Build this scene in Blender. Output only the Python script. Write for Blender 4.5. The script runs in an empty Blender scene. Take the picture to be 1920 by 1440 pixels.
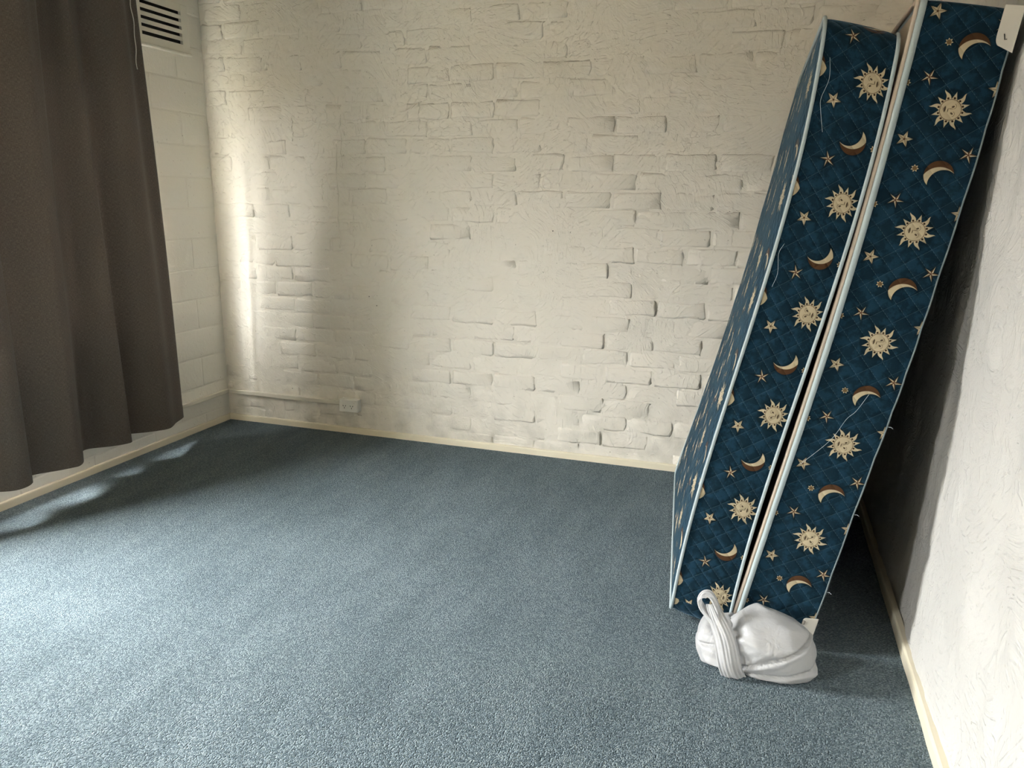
import bpy, math, random
import numpy as np
from mathutils import Vector, Matrix
random.seed(7)
rng = np.random.default_rng(11)
scene = bpy.context.scene
COL = scene.collection

# ---------------------------------------------------------------- camera
CAM = Vector((3.0190, -3.7168, 1.3311))
YAW, PITCH, ROLL = math.radians(-17.938), math.radians(-13.719), math.radians(0.802)
f_ = Vector((math.sin(YAW)*math.cos(PITCH), math.cos(YAW)*math.cos(PITCH), math.sin(PITCH)))
r0 = Vector((math.cos(YAW), -math.sin(YAW), 0))
u0 = r0.cross(f_)
r_ = r0*math.cos(ROLL) + u0*math.sin(ROLL)
u_ = -r0*math.sin(ROLL) + u0*math.cos(ROLL)
cd = bpy.data.cameras.new('camera')
cd.sensor_fit = 'HORIZONTAL'; cd.sensor_width = 36.0; cd.lens = 1420/1920*36.0
cd.clip_start = 0.05
camo = bpy.data.objects.new('camera', cd); COL.objects.link(camo)
R3 = Matrix((r_, u_, -f_)).transposed()
camo.matrix_world = Matrix.Translation(CAM) @ R3.to_4x4()
scene.camera = camo

# ---------------------------------------------------------------- sky and exposure
SKY = 10.0
world = bpy.data.worlds.new('sky'); scene.world = world
world.use_nodes = True
wt = world.node_tree; wt.nodes.clear()
wo = wt.nodes.new('ShaderNodeOutputWorld'); wb = wt.nodes.new('ShaderNodeBackground')
wg = wt.nodes.new('ShaderNodeTexCoord'); ws = wt.nodes.new('ShaderNodeSeparateXYZ')
wr = wt.nodes.new('ShaderNodeValToRGB'); wm = wt.nodes.new('ShaderNodeMapRange')
wm.inputs['From Min'].default_value = -1; wm.inputs['From Max'].default_value = 1
e = wr.color_ramp.elements
e[0].position = 0.0; e[0].color = (0.07, 0.07, 0.06, 1)
e[1].position = 1.0; e[1].color = (1.02, 1.02, 1.02, 1)
k = wr.color_ramp.elements.new(0.495); k.color = (0.10, 0.10, 0.09, 1)
k = wr.color_ramp.elements.new(0.505); k.color = (0.35, 0.35, 0.35, 1)       # overcast: the zenith three times the horizon
k = wr.color_ramp.elements.new(0.62); k.color = (0.68, 0.68, 0.68, 1)
wt.links.new(wg.outputs['Generated'], ws.inputs[0]); wt.links.new(ws.outputs['Z'], wm.inputs['Value'])
wt.links.new(wm.outputs[0], wr.inputs[0]); wt.links.new(wr.outputs[0], wb.inputs[0])
wb.inputs[1].default_value = SKY
wt.links.new(wb.outputs[0], wo.inputs[0])
vs = scene.view_settings
vs.view_transform = 'Standard'; vs.look = 'None'; vs.gamma = 1.0; vs.use_curve_mapping = False
vs.exposure = 4.22
# window openings in the left wall: y0 (near), y1 (far), z0, z1
WIN1 = (-2.42, -0.635, 0.70, 1.94)
WIN2 = (-5.15, -4.62, 0.70, 1.94)
for i, (y0, y1, z0, z1) in enumerate((WIN1, WIN2)):         # sky portals that guide sampling through the openings
    ld = bpy.data.lights.new('window_portal', 'AREA'); ld.shape = 'RECTANGLE'
    ld.size = y1-y0; ld.size_y = z1-z0
    ld.cycles.is_portal = True
    lo = bpy.data.objects.new('window_portal', ld); COL.objects.link(lo)
    lo.matrix_world = Matrix.Translation((-0.14, (y0+y1)/2, (z0+z1)/2)) @ Matrix(((0,0,-1),(1,0,0),(0,-1,0))).to_4x4()

# ---------------------------------------------------------------- helpers
def mesh(name, V, F, mat=None, parent=None, smooth=False, uv=None):
    me = bpy.data.meshes.new(name)
    me.from_pydata([tuple(v) for v in V], [], [tuple(int(i) for i in f) for f in F])
    if uv is not None:
        L = me.uv_layers.new(name='UVMap')
        li = np.zeros(len(me.loops), dtype=np.int32); me.loops.foreach_get('vertex_index', li)
        L.data.foreach_set('uv', np.asarray(uv, dtype=np.float32)[li].ravel())
    if smooth:
        me.polygons.foreach_set('use_smooth', [True]*len(me.polygons))
    if mat: me.materials.append(mat)
    me.update()
    o = bpy.data.objects.new(name, me); COL.objects.link(o)
    if parent: o.parent = parent
    return o
def empty(name, loc=(0, 0, 0)):
    o = bpy.data.objects.new(name, None); COL.objects.link(o); o.location = loc
    o.empty_display_size = 0.05
    return o
def tag(o, label=None, cat=None, group=None, kind=None):
    if label: o['label'] = label
    if cat: o['category'] = cat
    if group: o['group'] = group
    if kind: o['kind'] = kind
    return o
class MB:
    def __init__(s): s.V = []; s.F = []
    def box(s, a, b):
        n = len(s.V); (x0, y0, z0), (x1, y1, z1) = a, b
        s.V += [(x0,y0,z0),(x1,y0,z0),(x1,y1,z0),(x0,y1,z0),(x0,y0,z1),(x1,y0,z1),(x1,y1,z1),(x0,y1,z1)]
        s.F += [tuple(n+i for i in q) for q in ((0,3,2,1),(4,5,6,7),(0,1,5,4),(1,2,6,5),(2,3,7,6),(3,0,4,7))]
        return s
    def bevbox(s, a, b, r):
        # box with chamfered edges all round
        n = len(s.V); lo = a; hi = b
        idx = {}
        for ix in (0, 1):
            for iy in (0, 1):
                for iz in (0, 1):
                    c = [(lo, hi)[t][i] for i, t in enumerate((ix, iy, iz))]
                    sg = [(1, -1)[t] for t in (ix, iy, iz)]
                    for ax in range(3):
                        p = [c[i] + (0 if i == ax else sg[i]*r) for i in range(3)]
                        idx[(ix, iy, iz, ax)] = len(s.V); s.V.append(tuple(p))
        def order(fs, want):
            P = [Vector(s.V[i]) for i in fs]
            nn = (P[1]-P[0]).cross(P[2]-P[0])
            return fs if nn.dot(want) > 0 else fs[::-1]
        for ax in range(3):
            o1, o2 = [i for i in range(3) if i != ax]
            for t in (0, 1):
                q = []
                for a1, a2 in ((0,0),(1,0),(1,1),(0,1)):
                    kk = [0, 0, 0]; kk[ax] = t; kk[o1] = a1; kk[o2] = a2
                    q.append(idx[(*kk, ax)])
                w = Vector((0,0,0)); w[ax] = 1 if t else -1
                s.F.append(tuple(order(q, w)))
        for ax in range(3):
            o1, o2 = [i for i in range(3) if i != ax]
            for a1 in (0, 1):
                for a2 in (0, 1):
                    k0 = [0,0,0]; k0[o1] = a1; k0[o2] = a2; k1 = list(k0); k1[ax] = 1
                    q = [idx[(*k0, o1)], idx[(*k1, o1)], idx[(*k1, o2)], idx[(*k0, o2)]]
                    w = Vector((0,0,0)); w[o1] = 1 if a1 else -1; w[o2] = 1 if a2 else -1
                    s.F.append(tuple(order(q, w)))
        for ix in (0, 1):
            for iy in (0, 1):
                for iz in (0, 1):
                    q = [idx[(ix, iy, iz, a)] for a in range(3)]
                    w = Vector((1 if ix else -1, 1 if iy else -1, 1 if iz else -1))
                    s.F.append(tuple(order(q, w)))
        return s
    def tube(s, P, r, n=8, closed=False):
        P = [Vector(p) for p in P]; m = len(P); base = len(s.V)
        for i, p in enumerate(P):
            a = P[(i-1) % m] if (closed or i > 0) else p
            b = P[(i+1) % m] if (closed or i < m-1) else p
            t = (b-a).normalized()
            up = Vector((0, 0, 1)) if abs(t.z) < 0.9 else Vector((0, 1, 0))
            if i > 0: up = pu
            x = t.cross(up).normalized(); y = x.cross(t).normalized(); pu = y
            rr = r[i] if hasattr(r, '__len__') else r
            for j in range(n):
                an = 2*math.pi*j/n
                s.V.append(tuple(p + x*(rr*math.cos(an)) + y*(rr*math.sin(an))))
        for i in range(m if closed else m-1):
            for j in range(n):
                i2 = (i+1) % m
                s.F.append((base+i*n+j, base+i*n+(j+1) % n, base+i2*n+(j+1) % n, base+i2*n+j))
        if not closed:
            s.F.append(tuple(base+j for j in range(n))[::-1]); s.F.append(tuple(base+(m-1)*n+j for j in range(n)))
        return s
    def build(s, name, mat=None, parent=None, smooth=False): return mesh(name, s.V, s.F, mat, parent, smooth)

# value noise on numpy arrays, used to give walls and cloth uneven surfaces
def vnoise(x, y, scale, seed):
    g = np.random.default_rng(seed).standard_normal((64, 64))
    X = np.asarray(x)*scale+7.3; Y = np.asarray(y)*scale+3.1
    ix = np.floor(X).astype(int); iy = np.floor(Y).astype(int)
    fx = X-ix; fy = Y-iy
    fx = fx*fx*(3-2*fx); fy = fy*fy*(3-2*fy)
    a = g[ix % 64, iy % 64]; b = g[(ix+1) % 64, iy % 64]; c = g[ix % 64, (iy+1) % 64]; d = g[(ix+1) % 64, (iy+1) % 64]
    return (a*(1-fx)+b*fx)*(1-fy)+(c*(1-fx)+d*fx)*fy

# ---- shader expression helper
class X:
    def __init__(s, nt, v): s.nt = nt; s.v = v
    def _m(s, op, *a):
        n = s.nt.nodes.new('ShaderNodeMath'); n.operation = op
        for i, q in enumerate((s,)+a):
            q = q.v if isinstance(q, X) else q
            if isinstance(q, (int, float)): n.inputs[i].default_value = q
            else: s.nt.links.new(q, n.inputs[i])
        return X(s.nt, n.outputs[0])
    def __add__(s, o): return s._m('ADD', o)
    def __sub__(s, o): return s._m('SUBTRACT', o)
    def __mul__(s, o): return s._m('MULTIPLY', o)
    def __truediv__(s, o): return s._m('DIVIDE', o)
    __radd__ = __add__; __rmul__ = __mul__
    def __rsub__(s, o): return X(s.nt, o)._m('SUBTRACT', s)
    def abs(s): return s._m('ABSOLUTE')
    def sqrt(s): return s._m('SQRT')
    def sin(s): return s._m('SINE')
    def cos(s): return s._m('COSINE')
    def min(s, o): return s._m('MINIMUM', o)
    def max(s, o): return s._m('MAXIMUM', o)
    def gt(s, o): return s._m('GREATER_THAN', o)
    def wrap(s, hi, lo): return s._m('WRAP', hi, lo)
    def atan2(s, o): return s._m('ARCTAN2', o)
    def cl(s): return s.max(0.0).min(1.0)
    def inside(s, k=900.0): return (0.5-s*k).cl()         # signed distance (m) to soft mask
def new_mat(name):
    m = bpy.data.materials.new(name); m.use_nodes = True
    return m, m.node_tree, m.node_tree.nodes['Principled BSDF']
def node(nt, t, **kw):
    n = nt.nodes.new(t)
    for k_, v in kw.items():
        if k_ in n.inputs: n.inputs[k_].default_value = v
        else: setattr(n, k_, v)
    return n
def mixc(nt, fac, a, b):
    n = nt.nodes.new('ShaderNodeMix'); n.data_type = 'RGBA'
    for i, q in ((0, fac), (6, a), (7, b)):
        q = q.v if isinstance(q, X) else q
        if isinstance(q, (tuple, float, int)): n.inputs[i].default_value = q if not isinstance(q, tuple) else (*q, 1)[:4]
        else: nt.links.new(q, n.inputs[i])
    return n.outputs[2]
def simple(name, col, rough=0.5, noise=0.0, scale=30, bump=0.0, bscale=80, spec=0.5):
    m, nt, b = new_mat(name)
    b.inputs['Roughness'].default_value = rough; b.inputs['Specular IOR Level'].default_value = spec
    tc = node(nt, 'ShaderNodeTexCoord')
    n = node(nt, 'ShaderNodeTexNoise', Scale=scale, Detail=4.0)
    nt.links.new(tc.outputs['Object'], n.inputs['Vector'])
    c = mixc(nt, n.outputs['Fac'], tuple(x*(1-noise) for x in col), tuple(min(1, x*(1+noise)) for x in col))
    nt.links.new(c, b.inputs['Base Color'])
    if bump:
        n2 = node(nt, 'ShaderNodeTexNoise', Scale=bscale, Detail=3.0); nt.links.new(tc.outputs['Object'], n2.inputs['Vector'])
        bp = node(nt, 'ShaderNodeBump', Strength=1.0, Distance=bump)
        nt.links.new(n2.outputs['Fac'], bp.inputs['Height']); nt.links.new(bp.outputs[0], b.inputs['Normal'])
    return m

# ---------------------------------------------------------------- materials
def paint_mat(name, col, dirt_shade=0.0, lump=0.0022, brush=0.0007, rough=0.55, axis=1):
    """thick brushed wall paint: lumps, brush drag and small chips, in world space"""
    m, nt, b = new_mat(name)
    b.inputs['Roughness'].default_value = rough; b.inputs['Specular IOR Level'].default_value = 0.35
    g = node(nt, 'ShaderNodeNewGeometry'); P3 = g.outputs['Position']
    sx = node(nt, 'ShaderNodeSeparateXYZ'); nt.links.new(P3, sx.inputs[0])
    cx = node(nt, 'ShaderNodeCombineXYZ'); nt.links.new((X(nt, sx.outputs[0])+X(nt, sx.outputs[1])).v, cx.inputs[0]); nt.links.new(sx.outputs[2], cx.inputs[1])
    P = cx.outputs[0]                      # (along the wall, height)
    N2 = dict(noise_dimensions='2D')
    warp = node(nt, 'ShaderNodeTexNoise', Scale=2.2, Detail=1.0, **N2); nt.links.new(P, warp.inputs['Vector'])
    va = node(nt, 'ShaderNodeVectorMath', operation='MULTIPLY_ADD'); nt.links.new(warp.outputs['Color'], va.inputs[0])
    va.inputs[1].default_value = (0.9, 0.9, 0.0); nt.links.new(P, va.inputs[2])
    n1 = node(nt, 'ShaderNodeTexNoise', Scale=26.0, Detail=3.0, Roughness=0.55, Distortion=0.6, **N2); nt.links.new(P, n1.inputs['Vector'])
    mp = node(nt, 'ShaderNodeMapping'); mp.inputs['Rotation'].default_value = (0.0, 0.0, 0.45)
    mp.inputs['Scale'].default_value = (150, 26, 1); nt.links.new(va.outputs[0], mp.inputs[0])
    n2 = node(nt, 'ShaderNodeTexNoise', Scale=1.0, Detail=2.0, Roughness=0.6, **N2); nt.links.new(mp.outputs[0], n2.inputs['Vector'])
    n3 = node(nt, 'ShaderNodeTexNoise', Scale=5.0, Detail=1.0, **N2); nt.links.new(P, n3.inputs['Vector'])
    vo = node(nt, 'ShaderNodeTexVoronoi', Scale=19.0, voronoi_dimensions='2D'); vo.feature = 'DISTANCE_TO_EDGE'; nt.links.new(va.outputs[0], vo.inputs['Vector'])
    x = lambda s: X(nt, s)
    patch = ((x(n3.outputs['Fac'])-0.46)*6.0).cl()
    ridge = (1.0-(x(vo.outputs['Distance'])*9.0)).cl()*((x(n1.outputs['Fac'])-0.47)*8.0).cl()
    n4 = node(nt, 'ShaderNodeTexNoise', Scale=85.0, Detail=1.0, **N2); nt.links.new(va.outputs[0], n4.inputs['Vector'])
    h = x(n1.outputs['Fac'])*lump + x(n4.outputs['Fac'])*(lump*0.42) + x(n2.outputs['Fac'])*patch*brush*1.6 + ridge*(lump*0.55) + x(n2.outputs['Fac'])*brush*0.5
    bp = node(nt, 'ShaderNodeBump', Strength=1.0, Distance=1.0); nt.links.new(h.v, bp.inputs['Height'])
    nt.links.new(bp.outputs[0], b.inputs['Normal'])
    big = node(nt, 'ShaderNodeTexNoise', Scale=1.6, Detail=2.0, **N2); nt.links.new(P, big.inputs['Vector'])
    c = mixc(nt, x(big.outputs['Fac']), tuple(q*0.965 for q in col), tuple(min(1, q*1.03) for q in col))
    sp = node(nt, 'ShaderNodeTexNoise', Scale=60.0, Detail=1.0, **N2); nt.links.new(P, sp.inputs['Vector'])
    spm = ((x(sp.outputs['Fac'])-0.80)*22).cl()*0.5
    c = mixc(nt, spm, c, (0.33, 0.29, 0.22))
    if dirt_shade:
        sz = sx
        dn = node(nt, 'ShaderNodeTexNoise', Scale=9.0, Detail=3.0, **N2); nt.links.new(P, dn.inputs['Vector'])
        dm = ((0.42-x(sz.outputs['Z']))*1.8).cl()*((x(dn.outputs['Fac'])-0.42)*3.0).cl()*dirt_shade  # patchy dirt tint near the floor, raised to paint shade below the duct
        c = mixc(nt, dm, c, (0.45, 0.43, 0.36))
    nt.links.new(c, b.inputs['Base Color'])
    return m
M_BRICK = paint_mat('painted_brick', (0.82, 0.772, 0.685), dirt_shade=0.85)
M_BLOCK = paint_mat('painted_block', (0.85, 0.82, 0.735), lump=0.0010, brush=0.0004)
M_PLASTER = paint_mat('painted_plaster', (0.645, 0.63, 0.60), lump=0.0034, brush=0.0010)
M_CEIL = simple('ceiling_paint', (0.50, 0.44, 0.34), 0.8, 0.02)
M_SKIRT = simple('skirting_paint', (0.80, 0.73, 0.57), 0.35, 0.05, 8, 0.0006, 35)
M_PLASTIC = simple('ivory_plastic', (0.90, 0.88, 0.82), 0.3, 0.02)
M_DUCT = simple('painted_duct', (0.74, 0.70, 0.60), 0.4, 0.04, 12, 0.0003, 60)
M_VENT = simple('vent_paint', (0.80, 0.77, 0.68), 0.45, 0.02, 20, 0.0002, 90)
M_DARK = simple('dark_hole', (0.012, 0.011, 0.010), 0.9)
M_ALU = simple('aluminium_frame', (0.45, 0.45, 0.44), 0.4)
M_TAN = simple('tan_ticking', (0.60, 0.50, 0.41), 0.85, 0.06, 120, 0.0002, 400)
M_PIPE = simple('pale_blue_piping', (0.42, 0.495, 0.515), 0.6, 0.10, 260, 0.0004, 500)
M_GUARD = simple('white_corner_plastic', (0.74, 0.71, 0.64), 0.4, 0.02)
M_CORD = simple('white_cord', (0.7, 0.68, 0.62), 0.7)
M_THREAD = simple('pale_thread', (0.55, 0.62, 0.66), 0.8)
M_SEAM = simple('grey_seam', (0.16, 0.20, 0.21), 0.8)
M_DUST = simple('black_dust_cover', (0.02, 0.02, 0.02), 0.9)

def carpet_mat():
    m, nt, b = new_mat('carpet')
    b.inputs['Roughness'].default_value = 0.95; b.inputs['Specular IOR Level'].default_value = 0.15
    b.inputs['Sheen Weight'].default_value = 0.25; b.inputs['Sheen Roughness'].default_value = 0.45
    b.inputs['Sheen Tint'].default_value = (0.72, 0.86, 0.95, 1)
    g = node(nt, 'ShaderNodeNewGeometry'); P = g.outputs['Position']
    x = lambda s: X(nt, s)
    v = node(nt, 'ShaderNodeTexVoronoi', Scale=270.0, voronoi_dimensions='2D'); nt.links.new(P, v.inputs['Vector'])
    sep = node(nt, 'ShaderNodeSeparateXYZ'); nt.links.new(v.outputs['Color'], sep.inputs[0])
    n = node(nt, 'ShaderNodeTexNoise', Scale=170.0, Detail=2.0, noise_dimensions='2D'); nt.links.new(P, n.inputs['Vector'])
    mp = node(nt, 'ShaderNodeMapping'); mp.inputs['Rotation'].default_value = (0, 0, 0.55); mp.inputs['Scale'].default_value = (9, 2.4, 1)
    nt.links.new(P, mp.inputs[0])
    st = node(nt, 'ShaderNodeTexNoise', Scale=1.0, Detail=2.0, noise_dimensions='2D'); nt.links.new(mp.outputs[0], st.inputs['Vector'])
    big = node(nt, 'ShaderNodeTexNoise', Scale=1.3, Detail=1.0, noise_dimensions='2D'); nt.links.new(P, big.inputs['Vector'])
    t = x(sep.outputs[0])*0.62 + x(n.outputs['Fac'])*0.9 - 0.27 + (x(st.outputs['Fac'])-0.5)*0.28 + (x(big.outputs['Fac'])-0.5)*0.2
    r = node(nt, 'ShaderNodeValToRGB'); e = r.color_ramp.elements
    e[0].position = 0.10; e[0].color = (0.064, 0.095, 0.114, 1)
    e[1].position = 0.92; e[1].color = (0.36, 0.435, 0.470, 1)
    k = e.new(0.5); k.color = (0.162, 0.219, 0.249, 1)
    nt.links.new(t.v, r.inputs[0]); nt.links.new(r.outputs[0], b.inputs['Base Color'])
    h = x(v.outputs['Distance'])*(-0.9) + x(n.outputs['Fac'])*0.004*1.5
    bp = node(nt, 'ShaderNodeBump', Strength=0.7, Distance=0.7); nt.links.new(h.v, bp.inputs['Height'])
    nt.links.new(bp.outputs[0], b.inputs['Normal'])
    return m
M_CARPET = carpet_mat()

PER, TW = 0.305, 0.36        # repeat of the printed ticking, in metres
def ticking_mat():
    """dark blue ticking with a printed repeat of suns, moons and stars and a stitched diamond quilt; UV is in metres, sun at the origin"""
    m, nt, b = new_mat('celestial_ticking')
    b.inputs['Roughness'].default_value = 0.9; b.inputs['Specular IOR Level'].default_value = 0.12
    b.inputs['Sheen Weight'].default_value = 0.40; b.inputs['Sheen Roughness'].default_value = 0.4; b.inputs['Sheen Tint'].default_value = (0.35, 0.60, 0.82, 1)
    uvn = node(nt, 'ShaderNodeUVMap'); uvn.uv_map = 'UVMap'
    sp = node(nt, 'ShaderNodeSeparateXYZ'); nt.links.new(uvn.outputs[0], sp.inputs[0])
    U, V = X(nt, sp.outputs[0]), X(nt, sp.outputs[1])
    def local(u0, v0, ang=0.0):
        du = (U-u0).wrap(TW/2, -TW/2); dv = (V-v0).wrap(PER/2, -PER/2)
        if ang:
            c, s = math.cos(ang), math.sin(ang)
            return du*c+dv*s, dv*c-du*s
        return du, dv
    CREAM, BROWN, DARK = (0.50, 0.42, 0.28), (0.075, 0.034, 0.014), (0.035, 0.016, 0.007)
    mp = node(nt, 'ShaderNodeMapping'); nt.links.new(uvn.outputs[0], mp.inputs[0])
    n1 = node(nt, 'ShaderNodeTexNoise', Scale=26.0, Detail=4.0, Roughness=0.65); nt.links.new(mp.outputs[0], n1.inputs['Vector'])
    n2 = node(nt, 'ShaderNodeTexNoise', Scale=900.0, Detail=1.0); nt.links.new(mp.outputs[0], n2.inputs['Vector'])
    blot = ((X(nt, n1.outputs['Fac'])-0.46)*9.0).cl()
    col = mixc(nt, blot, (0.0034, 0.0150, 0.0255), (0.0092, 0.0370, 0.0660))
    col = mixc(nt, X(nt, n2.outputs['Fac'])*0.5, col, (0.0075, 0.030, 0.051))
    # stitched diamonds
    A = math.radians(42)
    w1 = (V*6.0+U*3.0).sin()*0.004; w2 = (U*7.0-V*4.0).sin()*0.004
    d1 = (U*math.sin(A)+V*math.cos(A)+w1).wrap(0.018, -0.018).abs()
    d2 = (U*math.sin(-A)+V*math.cos(A)+w2).wrap(0.022, -0.022).abs()
    stitch = d1.min(d2)
    dash = ((U*3.1+V*1.7)*620.0).sin().gt(-0.35)
    quilt = (stitch*95.0).cl()
    smask = (stitch-0.00045).inside(2200.0)*dash
    col = mixc(nt, smask*0.5, col, (0.11, 0.19, 0.23))
    # stars
    def star(u0, v0, R, ang, pin, rin=0.40):
        nonlocal col
        x, y = local(u0, v0, ang)
        r = (x*x+y*y).sqrt(); th = y.atan2(x)
        a = th.wrap(math.pi/5, -math.pi/5)
        px, py = r*a.abs().cos(), r*a.abs().sin()
        ix, iy = R*rin*math.cos(math.pi/5), R*rin*math.sin(math.pi/5)
        ex, ey = ix-R, iy; L = math.hypot(ex, ey); nx, ny = ey/L, -ex/L
        d = (px-R)*nx+py*ny
        col = mixc(nt, (d-0.004).inside(160.0)*0.75, col, (0.0028, 0.0105, 0.0155))
        mk = d.inside()
        if pin:
            half = a.gt(0.0)
            cc = mixc(nt, half, CREAM, BROWN)
            cc = mixc(nt, (r-0.0022).inside(600), cc, (0.10, 0.03, 0.015))
        else:
            line = (py-0.0006).inside(1500)
            cc = mixc(nt, line*0.75, CREAM, BROWN)
            cc = mixc(nt, (r-0.0026).inside(500), cc, BROWN)
            cc = mixc(nt, a.gt(0.0)*0.22, cc, BROWN)
        col = mixc(nt, mk, col, cc)
    def little(u0, v0):
        nonlocal col
        x, y = local(u0, v0)
        r = (x*x+y*y).sqrt(); th = y.atan2(x)
        a = th.wrap(math.pi/7, -math.pi/7).abs()
        d = a*r*1.6+r-0.0098
        col = mixc(nt, (d-0.003).inside(200)*0.7, col, (0.0028, 0.0105, 0.0155))
        col = mixc(nt, d.inside(), col, CREAM)
        col = mixc(nt, (r-0.0056).inside(), col, (0.17, 0.105, 0.045))
    def moon(u0, v0, ang, flip=False):
        nonlocal col
        x, y = local(u0, v0, ang)
        if flip: y = y*(-1.0)
        def circ(cx, cy, R): return (((x-cx)*(x-cx)+(y-cy)*(y-cy)).sqrt()-R)
        a = circ(0.0043, -0.0289, 0.0445); hole = circ(0.0142, -0.0263, 0.0366); br = circ(0.0045 if flip else -0.0010, -0.0045, 0.0350); cut = circ(-0.0010, -0.0045, 0.0350)
        full = br.max(hole*(-1.0)); lit = cut.max(hole*(-1.0))
        col = mixc(nt, (full-0.004).inside(160)*0.75, col, (0.0028, 0.0105, 0.0155))
        col = mixc(nt, full.inside(), col, BROWN)
        col = mixc(nt, a.max(lit).inside(), col, CREAM)
    def sun(u0, v0, ang=0.0):
        nonlocal col
        x, y = local(u0, v0, ang)
        r = (x*x+y*y).sqrt(); th = y.atan2(x)
        swirl = (r-0.026).max(0.0)
        tw = th+0.10
        alt = (tw*6.0).cos()                     # alternate rays are wavy
        bend = ((r-0.026)*210.0).sin()*0.065*alt.gt(0.0)
        a = (tw+bend).wrap(math.pi/12, -math.pi/12).abs()
        Rt = 0.0470+alt*0.0035
        d = a*r-(Rt-r)*0.32
        halo = (r-0.050).inside(180)
        col = mixc(nt, halo*0.55, col, (0.0028, 0.0105, 0.0155))
        col = mixc(nt, d.max(0.020-r).inside(), col, CREAM)
        ad = tw.wrap(math.pi/12, -math.pi/12).abs()*0.0283
        dot = ((ad*ad+(r-0.0283)*(r-0.0283)).sqrt()-0.0026)
        col = mixc(nt, dot.inside(), col, DARK)
        col = mixc(nt, (r-0.0248).inside(), col, CREAM)
        ring = ((r-0.0246).abs()-0.0006)
        col = mixc(nt, ring.inside(1500), col, BROWN)
        def ell(cx, cy, rx, ry, rot=0.0):
            c, s = math.cos(rot), math.sin(rot)
            ex = ((x-cx)*c+(y-cy)*s)/rx; ey = ((y-cy)*c-(x-cx)*s)/ry
            return ((ex*ex+ey*ey).sqrt()-1.0)*min(rx, ry)
        feats = ell(-0.0132, 0.0, 0.0024, 0.0072).min(ell(0.0046, 0.0080, 0.0036, 0.0022, 0.5)).min(ell(0.0046, -0.0082, 0.0036, 0.0022, -0.5))
        feats = feats.min(ell(-0.0058, -0.0018, 0.0010, 0.0046)).min(ell(0.0005, 0.0026, 0.0064, 0.0007, 0.12))
        brow = (ell(0.0070, 0.0092, 0.0046, 0.0055).abs()-0.0004).max(0.0075-x)
        brow2 = (ell(0.0070, -0.0094, 0.0046, 0.0055).abs()-0.0004).max(0.0075-x)
        feats = feats.min(brow).min(brow2).min(ell(-0.0172, 0.0, 0.0005, 0.0030))
        col = mixc(nt, feats.inside(1500)*0.9, col, DARK)
    sun(0, 0, 0.0)
    sun(0.195, 0.11, 2.2)
    moon(0.0167, 0.152, 0.0)
    moon(0.160, -0.019, 0.0, True)
    little(-0.0435, 0.1545); little(0.245, 0.05)
    star(0.0905, 0.061, 0.0205, math.radians(105), False)
    star(-0.0865, -0.0845, 0.0205, math.radians(80), False)
    star(0.0690, -0.0990, 0.0205, math.radians(75), True, 0.30)
    star(-0.0670, 0.0690, 0.0195, math.radians(70), True, 0.30)
    nt.links.new(col, b.inputs['Base Color'])
    hh = (1.0-(1.0-quilt)*(1.0-quilt))*0.0022 + X(nt, n2.outputs['Fac'])*0.00012
    bp = node(nt, 'ShaderNodeBump', Strength=0.8, Distance=1.0); nt.links.new(hh.v, bp.inputs['Height'])
    nt.links.new(bp.outputs[0], b.inputs['Normal'])
    return m
M_TICK = ticking_mat()

def curtain_mat():
    m, nt, b = new_mat('brown_curtain_cloth')
    nt.nodes.remove(b)
    out = nt.nodes['Material Output']
    g = node(nt, 'ShaderNodeTexCoord'); x = lambda s: X(nt, s)
    uvn = node(nt, 'ShaderNodeUVMap'); uvn.uv_map = 'UVMap'
    sp = node(nt, 'ShaderNodeSeparateXYZ'); nt.links.new(uvn.outputs[0], sp.inputs[0])
    def weave(sx, sy):
        mp = node(nt, 'ShaderNodeMapping'); mp.inputs['Scale'].default_value = (sx, sy, 1); nt.links.new(uvn.outputs[0], mp.inputs[0])
        n = node(nt, 'ShaderNodeTexNoise', Scale=1.0, Detail=2.0); nt.links.new(mp.outputs[0], n.inputs['Vector'])
        return x(n.outputs['Fac'])
    w = weave(1500, 90)*0.5+weave(90, 1500)*0.5
    c = mixc(nt, ((w-0.38)*4).cl(), (0.125, 0.103, 0.086), (0.215, 0.180, 0.152))
    d = node(nt, 'ShaderNodeBsdfPrincipled'); d.inputs['Roughness'].default_value = 0.85
    d.inputs['Specular IOR Level'].default_value = 0.2; d.inputs['Sheen Weight'].default_value = 0.15
    nt.links.new(c, d.inputs['Base Color'])
    t = node(nt, 'ShaderNodeBsdfTranslucent')
    tcol = mixc(nt, ((w-0.50)*9).cl(), (0.024, 0.021, 0.018), (0.26, 0.22, 0.19)); nt.links.new(tcol, t.inputs['Color'])
    ad = node(nt, 'ShaderNodeMixShader'); ad.inputs[0].default_value = 0.26
    nt.links.new(d.outputs[0], ad.inputs[1]); nt.links.new(t.outputs[0], ad.inputs[2])
    nt.links.new(ad.outputs[0], out.inputs['Surface'])
    bp = node(nt, 'ShaderNodeBump', Strength=0.4, Distance=0.0008); nt.links.new(w.v, bp.inputs['Height'])
    nt.links.new(bp.outputs[0], d.inputs['Normal'])
    return m
M_CURT = curtain_mat()

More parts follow.
